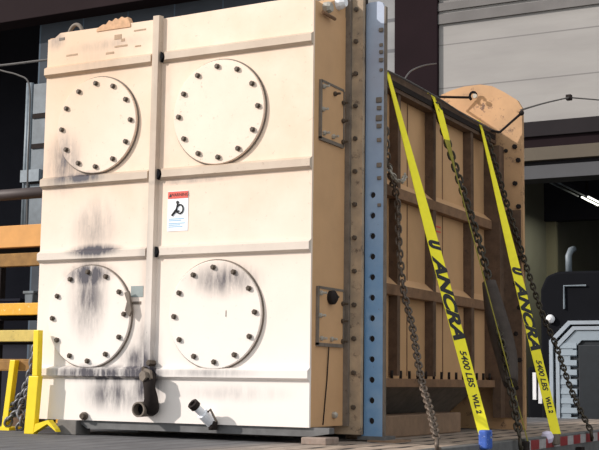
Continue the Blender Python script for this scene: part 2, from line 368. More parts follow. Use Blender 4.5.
# four manhole covers, each with twelve bolts
for (cx, cz, r) in ((-1.694, 2.042, .342), (-.693, 2.045, .352), (-1.706, .706, .35), (-.69, .706, .352)):
    cv = MB().lathe((cx, 0, cz), (0, -1, 0), [(0, r), (.022, r), (.026, r-.004), (.026, 0)], 64).build('manhole_cover', 'cover', tk)
    MB().lathe((cx, 0, cz), (0, -1, 0), [(0, r+.009), (.007, r+.009), (.007, r-.01)], 64).build('gasket', 'greyrust', cv)
    for k in range(12):
        a = math.radians(30*k+2); bx_, bz_ = cx+math.cos(a)*(r-.045), cz+math.sin(a)*(r-.045)
        q = MB().lathe((bx_, -.026, bz_), (0, -1, 0), [(0, .0185), (.014, .0185), (.016, .016)], 6)
        q.lathe((bx_, -.042, bz_), (0, -1, 0), [(0, .011), (.005, .011)], 10)
        q.build('bolt', 'bolt', cv)
# lifting pad and bracket on the lower left cover rim
MB().prism([(-1.395, .86), (-1.37, .80), (-1.385, .74), (-1.35, .70), (-1.33, .74), (-1.345, .80), (-1.36, .87)], 1, -.045, -.026).build('hinge_bracket', 'greyrust', tk)
# labels on the front
P = at(178, 211, 1, 0)
lb = MB().box(P.x-.082, P.x+.082, -.003, 0, P.z-.135, P.z+.135).build('warning_label', 'sheet', tk); lb['label'] = 'white warning label with red heading'
hd = MB().box(P.x-.08, P.x+.08, -.005, -.003, P.z+.085, P.z+.132).build('label_heading', 'palered', lb)
text_mesh('WARNING', .030, 'ink', lb, lambda x, y, z: Vector((P.x+.012+x, -.0055-z, P.z+.108+y)), 'label_lettering')
MB().prism([(P.x-.072, P.z+.096), (P.x-.05, P.z+.096), (P.x-.061, P.z+.118)], 1, -.0062, -.005).build('warning_triangle', 'ink', lb)
g = MB()
for a0, a1, r_ in (((-.045, -.03), (-.01, .01), .011), ((-.01, .01), (.0, .05), .008), ((-.035, -.012), (.012, .0), .008)):
    g.tube([(P.x+a0[0], -.006, P.z+a0[1]), (P.x+a1[0], -.006, P.z+a1[1])], r_*.6, 6)
ring = [(P.x+.018+.026*math.cos(t_), -.006, P.z+.012+.030*math.sin(t_)) for t_ in [2*math.pi*k/20 for k in range(21)]]
g.tube(ring, .005, 6); g.lathe((P.x-.002, -.003, P.z+.058), (0, -1, 0), [(0, .011), (.004, .011)], 14)
g.build('pictogram', 'ink', lb)
g = MB()
for zz, w_ in ((-.055, .12), (-.066, .10), (-.085, .13), (-.096, .09), (-.108, .11)): g.box(P.x-.07, P.x-.07+w_, -.0045, -.003, P.z+zz, P.z+zz+.005)
g.build('print_lines', 'paleblue', lb)
P2 = at(137, 297, 1, 0)
lb2 = MB().box(P2.x-.05, P2.x+.05, -.003, 0, P2.z+.0, P2.z+.075).build('data_label', 'greylabel', tk)
MB().box(P2.x-.035, P2.x+.035, -.003, 0, P2.z-.05, P2.z-.03).build('data_label', 'greyrust', tk)
# small stencil mark on the lower right cover
P3 = at(226, 314, 1, -.026)
text_mesh('1', .06, 'greyrust', tk, lambda x, y, z: Vector((P3.x+x, -.0268-z, P3.z+y)), 'stencil_mark')
# lifting eye and torn liner on top
pe = at(75, 32, 1, .05); pts = [(pe.x+.065*math.cos(t_), .06, HT-.03+.10*math.sin(t_)) for t_ in [math.pi*k/12 for k in range(13)]]
MB().tube(pts, .014, 8).build('lifting_eye', 'greyrust', tk)
xa, xe = at(97, 28, 1, .0).x, at(131, 22, 1, .0).x
for k, (ya, yb, sc) in enumerate(((-.006, .03, .8), (.035, .08, 1.0), (.085, .14, .7))):
    tops = [(xa+(xe-xa)*i/11, HT-.01+sc*(.0, .02, .035, .03, .065, .05, .075, .06, .08, .062, .07, .01)[(i+k) % 12 if 0 < i < 11 else 0]) for i in range(12)]
    MB().prism([(xa, HT-.03)]+tops+[(xe, HT-.03)], 1, ya, yb, .003).build('torn_liner', 'scrap', tk)
for (u, v, w_, h_) in ((118, 37, .06, .035), (123, 40, .03, .02), (121, 46, .11, .012), (72, 55, .10, .012), (110, 53, .07, .014), (138, 46, .05, .01), (140, 30, .10, .01), (62, 39, .05, .02), (86, 67, .025, .03)):
    q = at(u, v, 1, 0); MB().box(q.x-w_/2, q.x+w_/2, -.002, 0, q.z-h_/2, q.z+h_/2).build('faded_stencil', 'greyrust' if v in (67, 39) else 'ribbed', tk)
# drain pipe, elbow fitting and open pipe end, lower middle of the front
hx = at(149, 385, 1, -.05)
dn = MB().tube([at(149, 376, 1, .0), at(149, 378, 1, -.09), at(149.5, 388, 1, -.10), at(151, 398, 1, -.09), at(151, 407, 1, -.06), at(151, 408, 1, 0)], [.045, .045, .038, .045, .055, .055], 16).build('drain_pipe', 'dark', tk)
q = at(148, 376, 1, -.09)
MB().lathe(q, (-.25, -.97, 0), [(0, .052), (.02, .052), (.02, .035), (.05, .035)], 6).build('pipe_plug', 'greyrust', dn)
q = at(146, 409, 1, -.04); axn = Vector((.0, -1, -.02)).normalized()
pe_ = MB()._lathe(q, axn, [(-.04, .05), (.09, .05), (.09, .04), (.03, .04), (.03, .001)], 24).build('pipe_end', 'greyrust', dn)
MB()._lathe(q+axn*.031, axn, [(0, .0395), (.003, .0395)], 24).build('bore', 'black', dn)
for (px, py, rr) in ((151, 363, .022), (146, 369, .018)):
    MB().lathe(at(px, py, 1, -.03), (0, -1, 0), [(-.03, rr), (.03, rr), (.035, rr*.7)], 6).build('bolt', 'bolt', tk)
# small valve nipple sticking out diagonally
a = at(211, 422, 1, -.02); b = at(192, 403, 1, -.16); dv = (b-a)
vn = MB()._lathe(a, dv.normalized(), [(0, .038), (dv.length*.45, .038), (dv.length*.45, .026), (dv.length*.85, .026)], 16).build('drain_valve', 'sheet', tk)
MB()._lathe(a+dv*.80, dv.normalized(), [(0, .036), (.035, .036), (.035, .02), (.02, .018)], 16).build('valve_cap', 'dark', vn)
MB().tube([a+dv*.35, a+dv*.38+Vector((.055, -.01, .035)), a+dv*.3+Vector((.09, -.01, -.03))], .008, 6).build('valve_handle', 'greyrust', vn)
MB().tube([at(213, 421, 1, -.02), at(213, 430, 1, -.02)], .03, 10).build('valve_stub', 'dark', vn)
# bottom edge fittings
MB().lathe(at(85, 416, 1, 0), (0, -1, 0), [(0, .028), (.02, .028), (.022, .02), (.04, .018)], 12).build('bolt', 'bolt', tk)
# skid channel below the front
sk = MB().prism([(-1.82, -.0), (-1.72, -.055), (0.0, -.055), (.13, -.035), (.13, 0)], 1, .02, .09).build('skid_rail', 'skid', tk)
# ---- header side: two bolted rectangular hand-hole plates
def handhole(z0, z1, y0, y1):
    pl = MB().box(0, .012, y0, y1, z0, z1, .002).build('handhole_plate', 'tan', tk)
    fr = MB()
    for (a0, a1, c0, c1) in ((y0-.012, y0, z0-.01, z1+.01), (y1, y1+.01, z0-.01, z1), (y0, y1, z1, z1+.012), (y0-.012, y1, z0-.018, z0)):
        fr.box(0, .016, a0-.004, a1+.004, c0-.002, c1+.002)
    fr.build('gasket', 'greyrust', pl)
    for (yy, zz, mt) in ((y0+.02, z1-.03, 'boltlight'), (y0+.01, (z0+z1)/2, 'boltlight'), (y0+.03, z0+.03, 'boltlight'), ((y0+y1)/2+.02, z1-.045, 'bolt'), ((y0+y1)/2, z0+.03, 'boltlight'), (y1-.015, z1-.08, 'bolt'), (y1-.015, (z0+z1)/2-.02, 'bolt'), (y1-.015, z0+.02, 'bolt')):
        k = MB().lathe((.012, yy, zz), (1, 0, 0), [(0, .016), (.016, .016), (.018, .012)], 6); k.lathe((.028, yy, zz), (1, 0, 0), [(0, .008), (.03, .008)], 8); k.build('bolt', mt, pl)
    return pl
a = at(317, 80, 0, 0); b = at(317, 136, 0, 0); handhole(b.z, a.z, .10, .42)
a = at(317, 288, 0, 0); b = at(317, 343, 0, 0); p2 = handhole(b.z, a.z, .09, .44)
MB().lathe((.012, .25, a.z-.05), (1, 0, 0), [(0, .045), (.03, .045), (.035, .04), (.05, .02)], 16).build('round_plug', 'dark', p2)
MB().tube([at(329, 345, 0, .01), at(327, 380, 0, .006), at(323, 425, 0, .004)], .004, 6).build('cable', 'dark', tk)
MB().lathe(at(333, 415, 0, 0), (1, 0, 0), [(0, .022), (.02, .022), (.03, .012)], 6).build('bolt', 'boltlight', tk)
# top corner fittings
MB().lathe(at(325, 8, 0, 0), (1, 0, 0), [(0, .04), (.03, .04), (.05, .03)], 8).build('corner_fitting', 'boltlight', tk)
MB().lathe(at(338, 3, 0, 0), (1, 0, 0), [(0, .05), (.03, .045), (.06, .03)], 12).build('corner_fitting', 'sheet', tk)
MB().tube([at(323, 12, 0, .03), at(335, 19, 0, .03)], .012, 6).build('clip', 'ribbrown', tk)
# flange strip behind the header, with bolts
FX = .115
MB().box(-WD-.05, FX, D, D+.035, -.055, HT+.16).build('tube_sheet_flange', 'tanlight', tk)
MB().box(-.02, .035, D-.03, D, .0, HT+.12).build('weld_bar', 'greyrust', tk)  # darker colour stands in for the shading band along this edge
z = .12
while z < HT+.12:
    MB().lathe((.065, D, z), (0, -1, 0), [(0, .017), (.014, .017), (.016, .012)], 6).build('flange_bolt', 'bolt', tk); z += .222
MB().box(.02, FX-.005, D+.035, D+.09, -.055, HT+.12).build('gasket_strip', 'dark', tk)
# ---- blue perforated post: plate with real holes, built from ringed cells
def holed_plate(x0, x1, ys, ye, z0, z1, cx, zs, r, corner):
    t = bmesh.new(); SEG = 16
    cuts = []; zs = sorted(zs); pitch = zs[1]-zs[0]; lo = z0
    for z in zs: cuts.append((lo, z+pitch/2, z)); lo = z+pitch/2
    for (a_, b_, zc) in cuts:
        for y in (ys, ye):
            inner = []; outer = []
            for k in range(SEG):
                th = 2*math.pi*(k+.5)/SEG; c_, s_ = math.cos(th), math.sin(th); inner.append(t.verts.new((cx+r*c_, y, zc+r*s_)))
                # ray to cell rectangle
                tx = ((x1-cx)/c_ if c_ > 0 else (x0-cx)/c_); tz = ((b_-zc)/s_ if s_ > 0 else (a_-zc)/s_)
                if tx < tz: outer.append(t.verts.new((x1 if c_ > 0 else x0, y, zc+tx*s_)))
                else: outer.append(t.verts.new((cx+tz*c_, y, b_ if s_ > 0 else a_)))
            for k in range(SEG):
                k2 = (k+1) % SEG; f = [inner[k], outer[k], outer[k2], inner[k2]]
                o1, o2 = outer[k].co, outer[k2].co
                if abs(o1.x-o2.x) > 1e-6 and abs(o1.z-o2.z) > 1e-6:
                    cxn = x1 if (o1.x+o2.x)/2 > cx else x0; czn = b_ if (o1.z+o2.z)/2 > zc else a_
                    f.insert(2, t.verts.new((cxn, y, czn)))
                t.faces.new(f)
        for k in range(SEG):
            a0 = 2*math.pi*(k+.5)/SEG; a1 = 2*math.pi*(k+1.5)/SEG
            vs = [t.verts.new((cx+r*math.cos(q_), y, zc+r*math.sin(q_))) for q_, y in ((a0, ys), (a1, ys), (a1, ye), (a0, ye))]
            t.faces.new(vs)
        for x in (x0, x1): t.faces.new([t.verts.new(p) for p in ((x, ys, a_), (x, ye, a_), (x, ye, b_), (x, ys, b_))])
    t.faces.new([t.verts.new(p) for p in ((x0, ys, z0), (x1, ys, z0), (x1, ye, z0), (x0, ye, z0))])
    bmesh.ops.remove_doubles(t, verts=t.verts, dist=1e-5); bmesh.ops.recalc_face_normals(t, faces=t.faces)
    mb = MB(); mb.add(t)
    mb.prism([(x0, lo), (x1, lo), (x1, z1-corner), (x1-corner*.3, z1-corner*.3), (x1-corner, z1), (x0+corner, z1), (x0+corner*.3, z1-corner*.3), (x0, z1-corner)], 1, ys, ye)
    return mb
BY = .56
pa = at(363, 200, 1, BY).x; pb = at(385, 200, 1, BY).x; ztop = at(374, 2, 1, BY).z
cxh = at(372, 300, 1, BY).x
zs = [at(372, 421-20.55*i, 1, BY).z for i in range(12)]
post = holed_plate(pa, pb-.012, BY, BY+.02, DZ+.035, ztop, cxh, zs, .021, .04).build('perforated_post', 'blue', tk); post['label'] = 'blue steel post with a column of round holes'
MB().box(pb-.012, pb, BY, BY+.03, DZ+.035, ztop-.04).build('post_edge', 'greyrust', tk)
MB().box(pa+.02, pa+.032, BY+.02, BY+.15, DZ+.035, ztop-.04).build('post_web', 'dark', tk)
MB().box(pa-.02, pb+.01, BY-.02, BY+.16, DZ+.012, DZ+.035).build('post_foot', 'skid', tk)
MB().box(.0, pa+.02, BY+.06, BY+.15, .3, HT-.25).build('post_bracket', 'dark', tk)
for i, (py, s_) in enumerate(((30, .02), (45, .016), (52, .018), (60, .02), (70, .015), (100, .026), (108, .02), (118, .028), (126, .022), (140, .02), (165, .022), (178, .018), (205, .016))):
    q = at(380 if py > 90 else 382, py, 1, BY); MB().box(q.x-s_, q.x+s_*.6, BY-.012, BY, q.z-s_*.7, q.z+s_*.7, .004).build('weld_lump', 'greyrust', tk)
# ---- body behind: side wall with stiffeners
Y0, Y1, ZB, ZT = D+.035, 3.22, .28, 2.44
MB().box(-WD-.03, .03, Y0, Y1, ZB, ZT).build('body', 'tan', tk)
MB().prism([(-WD, ZB), (.0, ZB), (-.45, DZ+.002), (-WD+.45, DZ+.002)], 1, Y0+.1, Y1-.1).build('hopper_bottom', 'greyrust', tk)
for (zc, hh, mat) in ((.925, .075, 'ribbrown'), (1.615, .075, 'ribbrown')):
    MB().box(.03, .10, Y0+.06, Y1, zc-hh/2, zc+hh/2, .003).build('side_rib', mat, tk)
    MB().prism([(.03, zc+hh/2), (.098, zc+hh/2), (.03, zc+hh/2+.06)], 1, Y0+.06, Y1).build('rib_cap', 'tan', tk)
tc = MB().box(.03, .11, Y0+.06, Y1+.0, 2.33, 2.45, .003).build('top_chord', 'rustside', tk)
MB().box(.11, .118, Y0+.1, Y1-.05, 2.36, 2.40).build('chord_bead', 'dark', tc)
for yy, th in ((1.13, .05), (1.80, .055), (2.62, .06), (3.12, .05)):
    MB().box(.03, .098, yy, yy+th, ZB+.05, 2.33).build('side_stiffener', 'rustside', tk)
for yy in (1.45, 2.15, 2.85): MB().box(.03, .035, yy, yy+.01, ZB+.05, 2.33).build('seam', 'ribbrown', tk)
MB().box(.0, .12, Y0+.06, Y1, ZB-.03, ZB+.03, .003).build('bottom_flange', 'ribbrown', tk)
for i in range(15):
    yy = .9+i*.155; MB().tube([(.09, yy, ZB+.03), (.09, yy, ZB+.085)], .011, 8).build('stud', 'dark', tk)
P4 = at(437, 229, 0, .03)
mb = MB()
for dz in (-.025, .012): mb.box(.03, .033, P4.y-.07, P4.y+.07, P4.z+dz, P4.z+dz+.012)
mb.build('red_marking', 'palered', tk)
# ---- rear plate with chamfered crown
RY = 3.24
pl = [at(u, v, 1, RY) for u, v in ((441, 95), (452, 90), (464, 86.5), (480, 84.5), (492, 86), (504, 92), (517, 100), (522, 108))]
poly = [(-.75, DZ+.002), (.335, DZ+.002), (.335, pl[-1].z)] + [(p.x, p.z) for p in pl[::-1]][1:] + [(-.75, 2.5)]
rp = MB().prism(poly, 1, RY, RY+.05).build('rear_plate', 'tanrust', tk)
for i, z in enumerate([.25, .48, .7, .92, 1.12, 1.34, 1.55, 1.78, 1.98, 2.18, 2.3]):
    MB().lathe((.30 if i % 2 else .27, RY, z), (0, -1, 0), [(0, .022), (.018, .022), (.02, .012)], 6).build('bolt', 'dark', rp)
    if i % 3 == 0: MB().lathe((.19, RY, z+.09), (0, -1, 0), [(0, .018), (.012, .018), (.014, .01)], 6).build('bolt', 'dark', rp)
MB().box(.098, .17, RY-.12, RY, .0, 2.3).build('rear_flange_bar', 'rustside', tk)
MB().box(.17, .32, RY-.015, RY-.004, 0.0, 1.75).build('grime_plate', 'rustside', rp)

# supports between tank and deck
def block(u0, u1, z0, z1, y0, y1, mat, lab):
    a = at(u0, 430, 1, y0).x; b = at(u1, 430, 1, y0).x
    tag(MB().box(a, b, y0, y1, z0, z1, .006).build('support_block', mat), lab, 'block')
block(57, 76, DZ, -.0, -.03, .13, 'block', 'grey block holding up the front left corner of the cream tank')
block(301, 326, DZ, -.056, -.06, .12, 'blocktan', 'small worn wooden block under the front right corner of the cream tank')
tag(MB().box(.16, .36, BY-.05, BY+.2, DZ, DZ+.012).build('shim_plate', 'timber'), 'thin wooden shim under the foot of the blue post', 'shim')
tag(MB().box(-.14, .07, .80, 2.45, DZ, .055, .01).build('timber_sleeper', 'timber'), 'brown timber beam lying on the deck below the tan tank side', 'timber')

# ================================================================== STRAPS
def ribbon(p, w, th=.004):
    t = bmesh.new(); L = []
    for i, (c, d) in enumerate(zip(p, w)):
        a = p[max(i-1, 0)]; b = p[min(i+1, len(p)-1)]; nn = (b-a).cross(d).normalized()*th/2
        L.append([t.verts.new(c-d/2-nn), t.verts.new(c+d/2-nn), t.verts.new(c+d/2+nn), t.verts.new(c-d/2+nn)])
    for A, B in zip(L, L[1:]):
        for k in range(4): t.faces.new((A[k], A[(k+1) % 4], B[(k+1) % 4], B[k]))
    t.faces.new(L[0]); t.faces.new(L[-1][::-1]); bmesh.ops.recalc_face_normals(t, faces=t.faces); mb = MB(); mb.add(t); return mb
def strap(u0, v0, u1, v1, widths, mat, label, texts=(), camf=(0, 1)):
    A = at(u0, v0, 0, .125); B = at(u1, v1, 0, .90); n = 40; tot = (B-A).length
    perp = Vector((rt.x, rt.y, 0)).normalized()
    pts, wd = [], []
    def wdir(s):
        k = camf[0]+(camf[1]-camf[0])*min(1, max(0, s*1.6)); d = (Vector((0, 1, 0))*(1-k)+perp*k).normalized()
        d = d - (B-A).normalized()*d.dot((B-A).normalized())*.0; return d
    def wid(s):
        s = min(1, max(0, s)); i = min(len(widths)-2, int(s*(len(widths)-1))); f = s*(len(widths)-1)-i; return widths[i]*(1-f)+widths[i+1]*f
    cen = lambda s: A.lerp(B, s) + Vector((-1, 0, -.2))*(.02*math.sin(math.pi*min(1, max(0, s))))*0
    pts = [Vector((-2.15, A.y, ZT+.02)), Vector((.0, A.y, ZT+.02)), Vector((.1, A.y, ZT+.02))]+[cen(i/n) for i in range(n+1)]
    wd = [Vector((0, 1, 0))*widths[0]]*3+[wdir(i/n)*wid(i/n) for i in range(n+1)]
    root = thing('cargo_strap', (B.x, B.y, DZ), label, 'strap', None)
    rb = ribbon(pts, wd).build('webbing', mat, root)
    for (body, s0, size, shear, off, xs) in texts:
        def fn(x, y, z, s0=s0):
            s = s0 + x/tot; d = wdir(s); ax = (B-A).normalized(); nn = ax.cross(d).normalized()
            return cen(s)+d*y + nn*(.0035+z)
        text_mesh(body, size, 'ink', root, fn, 'lettering', .0006, shear, off, xs)
    return root, A, B
T = [('U', .492, .085, .3, .009, .9), ('ANCRA', .640, .102, .3, .005, 1.62), ('5400 LBS', .825, .056, .1, .0012, 1.15), ('WLL 2', .915, .045, 0, .0018, 1.0)]
r1, A1, B1 = strap(388, 74, 485.5, 438, [.062, .068, .078, .080, .076], 'yellow', 'widest yellow lettered strap, nearest to the blue perforated post', T)
MB().box(B1.x-.03, B1.x+.03, B1.y-.055, B1.y+.055, B1.z-.07, B1.z+.05, .012).build('winch_cover', 'bluewebbing', r1)
r3, A3, B3 = strap(482, 130, 556, 434, [.062, .07, .078, .078, .072], 'yellow', 'farther yellow lettered strap, running down across the rear plate of the tank', T)
MB().lathe((B3.x-.03, B3.y-.12, B3.z-.02), (0, -.3, .95), [(-.045, .01), (-.035, .035), (0, .048), (.035, .035), (.045, .01)], 16).build('knob', 'lilac', r3)
MB().box(B3.x-.02, B3.x+.02, B3.y-.05, B3.y+.05, B3.z-.08, B3.z+.0, .01).build('winch_hook', 'greyrust', r3)
# the middle strap, turned edge-on along the second chain
A = at(435, 101, 0, .125); E0 = at(447, 133, 0, .18)
n = 40; B = at(526, 441, 0, .90); pts = [Vector((-2.15, A.y, ZT+.028)), Vector((.1, A.y, ZT+.028)), A.copy()]; wd = [Vector((0, .07, 0))]*3
view = Vector((fw.x, fw.y, 0)).normalized(); perp = Vector((rt.x, rt.y, 0)).normalized()
for i in range(1, n+1):
    s = i/n; c = A.lerp(B, s) + perp*(.012) ; k = min(1, max(0, (s-.10)/.12)); a_ = (1-k)*.9+.24*k
    pts.append(c); wd.append((perp*math.sin(a_)+view*math.cos(a_)).normalized()*.07)
r2 = thing('cargo_strap', (B.x, B.y, DZ), 'olive yellow strap turned edge-on beside the middle chain', 'strap')
ribbon(pts[:8], wd[:8]).build('webbing', 'yellow', r2); ribbon(pts[7:], wd[7:]).build('webbing', 'olive', r2)
MB().box(B.x-.02, B.x+.02, B.y-.05, B.y+.03, B.z-.08, B.z+.0, .01).build('winch_hook', 'dark', r2)

# ================================================================== CHAINS
def resample(P_, step):
    P_ = [Vector(p) for p in P_]; out = []; acc = 0; nxt = 0
    # smooth through Catmull-Rom
    Q = []
    for i in range(len(P_)-1):
        p0 = P_[max(i-1, 0)]; p1 = P_[i]; p2 = P_[i+1]; p3 = P_[min(i+2, len(P_)-1)]
        for k in range(12):
            t = k/12; Q.append(.5*((2*p1)+(p2-p0)*t+(2*p0-5*p1+4*p2-p3)*t*t+(3*p1-p0-3*p2+p3)*t**3))
    Q.append(P_[-1]); out = [Q[0]]; d = 0
    for a, b in zip(Q, Q[1:]):
        L = (b-a).length; 
        while d+L >= step*(len(out)):
            f = (step*len(out)-d)/L; out.append(a.lerp(b, f))
        d += L
    return out
def chain(pts, mat, label, hook=True, L=.062, wd=.040, r=.0075, group=None):
    R_ = resample(pts, L-2*r-.003); mb = MB(); 
    for i, (a, b) in enumerate(zip(R_, R_[1:])):
        side = Vector((rt.x, rt.y, 0)) if i % 2 == 0 else Vector((fw.x, fw.y, 0))
        side = side*.9+Vector((.2, .3, .1)); mb.link((a+b)/2, b-a, side, L, wd, r)
    root = thing('load_chain', pts[-1], label, 'chain', group); mb.build('links', mat, root)
    if hook:
        e = Vector(pts[-1]); hk = [e+Vector((0, 0, .01)), e+Vector((.01, -.03, -.03)), e+Vector((.005, 0, -.07)), e+Vector((-.0, .035, -.05))]
        MB().tube(hk, .013, 8).build('hook', mat, root)
    return root
chain([at(385.5, 128, 0, .20), at(387, 158, 0, .19), at(391, 176, 0, .16), at(397, 200, 0, .13), at(399, 245, 0, .14), at(404, 292, 0, .20), at(412, 325, 0, .32), at(421, 378, 0, .52), at(430, 410, 0, .72), at(437, 440, 0, .91)], 'chain', 'brown steel chain hanging nearest to the blue post, left of the lettered straps')
chain([at(388, 166, 0, .18), at(394, 177, 0, .2), at(401, 182, 0, .2), at(406, 174, 0, .15)], 'boltlight', 'short pale loop of chain slung beside the blue post at mid height', False, .05, .03, .006)
c2 = [at(437, 104, 0, .14), at(446, 138, 0, .19), at(462, 188, 0, .30), at(477, 235, 0, .42), at(489, 280, 0, .53), at(503, 350, 0, .70), at(513, 400, 0, .82), at(520, 440, 0, .92)]
chain(c2, 'chaindark', 'dark chain with a grey sleeve, between the two yellow lettered straps', True, .07, .046, .0095)
sp = resample([at(489, 282, 0, .535), at(496, 315, 0, .60), at(506, 355, 0, .69), at(511, 388, 0, .79)], .06)
tag(MB().tube(sp, [.052+.032*math.sin(math.pi*i/(len(sp)-1)) for i in range(len(sp))], 12).build('chain_sleeve', plain('grey_rubber_sleeve', srgb(70, 60, 54), .85, 0, .4, 14)), 'dark grey protective sleeve wrapped around the middle chain', 'sleeve')
chain([at(487, 136, 0, .13), at(515, 230, 0, .28), at(541, 310, 0, .46), at(557, 348, 0, .58), at(572, 392, 0, .74), at(591, 431, 0, .92)], 'chaindark', 'dark chain running down beside the farther lettered strap to the far rail', True, .06, .038, .008)

# ================================================================== CABLES ON TOP
def cable(pts, r, mat, label, name='cable', seg=6): return tag(MB().tube(resample(pts, .06), r, seg).build(name, mat, None), label, name.replace('_', ' '))
cable([at(388, 71, 0, .13), at(410, 82, 0, .13), at(438, 98, 0, .13), at(468, 117, 0, .13), at(500, 134, 0, .13)], .007, 'wire', 'thin steel cable stretched along the top edge of the tank side', 'steel_cable')
cable([at(404, 80, 0, .10), at(411, 71, 0, .0), at(424, 65.5, 0, -.12), at(437, 63.5, 0, -.28)], .006, 'wire', 'thin bent wire rising above the tank in front of the dark column', 'bent_wire')
rod = thing('tie_rod', at(443, 97, 1, 3.1), 'dark tie rod with a shackle lying against the crown of the rear plate', 'rod')
MB().tube([at(418, 96, 1, 2.2), at(443, 97, 1, 3.1), at(470, 97.5, 1, 3.2)], .011, 8).build('rod', 'dark', rod)
q = at(473, 96, 1, 3.19); MB().tube([q+Vector((.03*math.cos(t_), 0, .035*math.sin(t_))) for t_ in [k*math.pi/6 for k in range(9)]], .012, 8).build('shackle', 'black', rod)
MB().lathe(q+Vector((.03, -.02, -.01)), (0, -1, 0), [(0, .02), (.02, .02)], 8).build('pin', 'boltlight', rod)
rod = thing('lever_bar', at(500, 132, 1, 3.15), 'dark lever bar with a round knob rising at the right of the rear plate', 'bar')
MB().tube([at(492, 131, 1, 3.0), at(500, 132, 1, 3.13), at(521, 113.5, 1, 3.18)], .011, 8).build('bar', 'dark', rod)
MB().lathe(at(521.5, 113, 1, 3.18), (0, -1, 0), [(-.022, .006), (-.015, .018), (0, .024), (.015, .018), (.022, .006)], 12).build('knob', 'dark', rod)
cable([at(521, 110, 1, 3.2), at(545, 103, 1, 4.4), at(569, 97.5, 1, 5.8)], .008, 'wire', 'grey guy cable from the rear plate corner up to a clamp', 'steel_cable')
cable([at(569, 97.5, 1, 5.8), at(599, 100, 1, 7.4), at(640, 104, 1, 8.98)], .008, 'wire', 'grey guy cable running from the clamp to the pale wall', 'steel_cable')
tag(MB().box(*[c for a_ in (0, 1, 2) for c in (at(569, 97.5, 1, 5.8)[a_]-.03, at(569, 97.5, 1, 5.8)[a_]+.03)], .008).build('cable_clamp', 'dark'), 'small dark clamp joining the grey guy cables', 'clamp')

# ================================================================== TRUCK IN THE BAY
TY = 8.2
def tx(u, v=370): return at(u, v, 1, TY).x
def tz(u, v): return at(u, v, 1, TY).z
tx0 = tx(541); gx0 = tx(551.5, 370); cxT = gx0+1.02; tx1 = 2*cxT-tx0; gx1 = 2*cxT-gx0
zt = tz(575, 271); zg = tz(580, 321); zgb = tz(560, 432)
tk2 = thing('truck', (cxT, TY+1, GZ), 'black truck with a broad chrome grille parked nose-out in the dark bay', 'truck')
ch = .22
MB().prism([(tx0, GZ+.55), (tx1, GZ+.55), (tx1, zt-ch), (tx1-ch*.35, zt-ch*.25), (tx1-ch, zt), (tx0+ch, zt), (tx0+ch*.35, zt-ch*.25), (tx0, zt-ch)], 1, TY, TY+2.6, .03).build('hood', 'blackpaint', tk2)
cb = MB().prism([(TY+1.9, zt-.1), (TY+1.9, zt+.05), (TY+2.3, zt+.6), (TY+4.2, zt+.65), (TY+4.2, GZ+.6), (TY+1.9, GZ+.6)], 0, tx0+.55, tx1-.3, .04).build('cab', 'blackpaint', tk2)
# chrome surround: outer and inner rails with chamfered upper corners
def surround(o, w, y0, y1, mat, name):
    a, b, t_, c = gx0+o, gx1-o, zg-o*.9, .24-o*.35
    out = [(a, zgb), (a, t_-c), (a+c, t_), (b-c, t_), (b, t_-c), (b, zgb)]
    a2, b2, t2, c2_ = a+w, b-w, t_-w, c-w*.4
    inn = [(b2, zgb), (b2, t2-c2_), (b2-c2_, t2), (a2+c2_, t2), (a2, t2-c2_), (a2, zgb)]
    return MB().prism(out+inn, 1, y0, y1).build(name, mat, tk2)
surround(0, .045, TY-.09, TY, 'chrome', 'grille_surround'); surround(.075, .045, TY-.07, TY, 'chrome', 'grille_surround'); surround(.13, .12, TY-.05, TY, 'silver', 'grille_surround')
MB().box(gx0+.12, gx1-.12, TY-.02, TY+.0, zgb, zg-.2).build('grille_back', 'gunmetal', tk2)
zz = tz(570, 348); p0, p1 = tx(561.5), tx(578)
i = 0
for v in (346, 353, 363, 372.5, 382, 391.5, 401, 410.5, 420):
    z = tz(568, v); MB().prism([(TY-.06, z-.03), (TY-.02, z-.05), (TY-.02, z+.035), (TY-.055, z+.035)], 0, p0, p1).build('louvre', 'silver', tk2)
    MB().prism([(TY-.06, z-.03), (TY-.02, z-.05), (TY-.02, z+.035), (TY-.055, z+.035)], 0, 2*cxT-p1, 2*cxT-p0).build('louvre', 'silver', tk2)
MB().box(p1+.02, 2*cxT-p1-.02, TY-.05, TY-.02, zgb, tz(590, 345), .01).build('grille_screen', 'gunmetal', tk2)
# marker lamp, windscreen glint, stack, side lamps
MB().lathe((tx(551.5), TY-.03, tz(551.5, 319)), (0, -1, 0), [(-.03, .05), (.0, .055), (.03, .045), (.05, .02)], 18).build('marker_lamp', 'white', tk2)
MB().tube([(tx(565.5), TY-.02, tz(565.5, 309)), (tx(565.5), TY-.02, tz(565.5, 286)), (tx(588), TY-.02, tz(588, 285.5))], .012, 6).build('windscreen_glint', 'steelgrey', tk2)  # grey tube stands in for the reflection at the windscreen corner
sx_ = at(568, 272, 1, TY+2.0)
MB().tube([at(569, 274, 1, TY+1.5), at(568.5, 256, 1, TY+1.5), at(571, 250, 1, TY+1.55), at(574, 249, 1, TY+1.6)], .045, 12).build('exhaust_stack', 'steelgrey', tk2)
MB().box(tx(519), tx(522.5), TY+.55, TY+.6, tz(520, 400), tz(520, 372)).build('fender_plate', 'white', tk2)
MB().box(tx(526), tx(534), TY+.5, TY+.55, tz(530, 404), tz(530, 374)).build('fender_plate', 'white', tk2)
MB().box(tx(512), tx0+.1, TY+.6, TY+1.6, GZ+.6, tz(530, 366), .04).build('fender', 'blackpaint', tk2)
MB().box(tx(512), 2*cxT-tx(512), TY-.2, TY, GZ+.45, GZ+.85, .03).build('bumper', 'chrome', tk2)
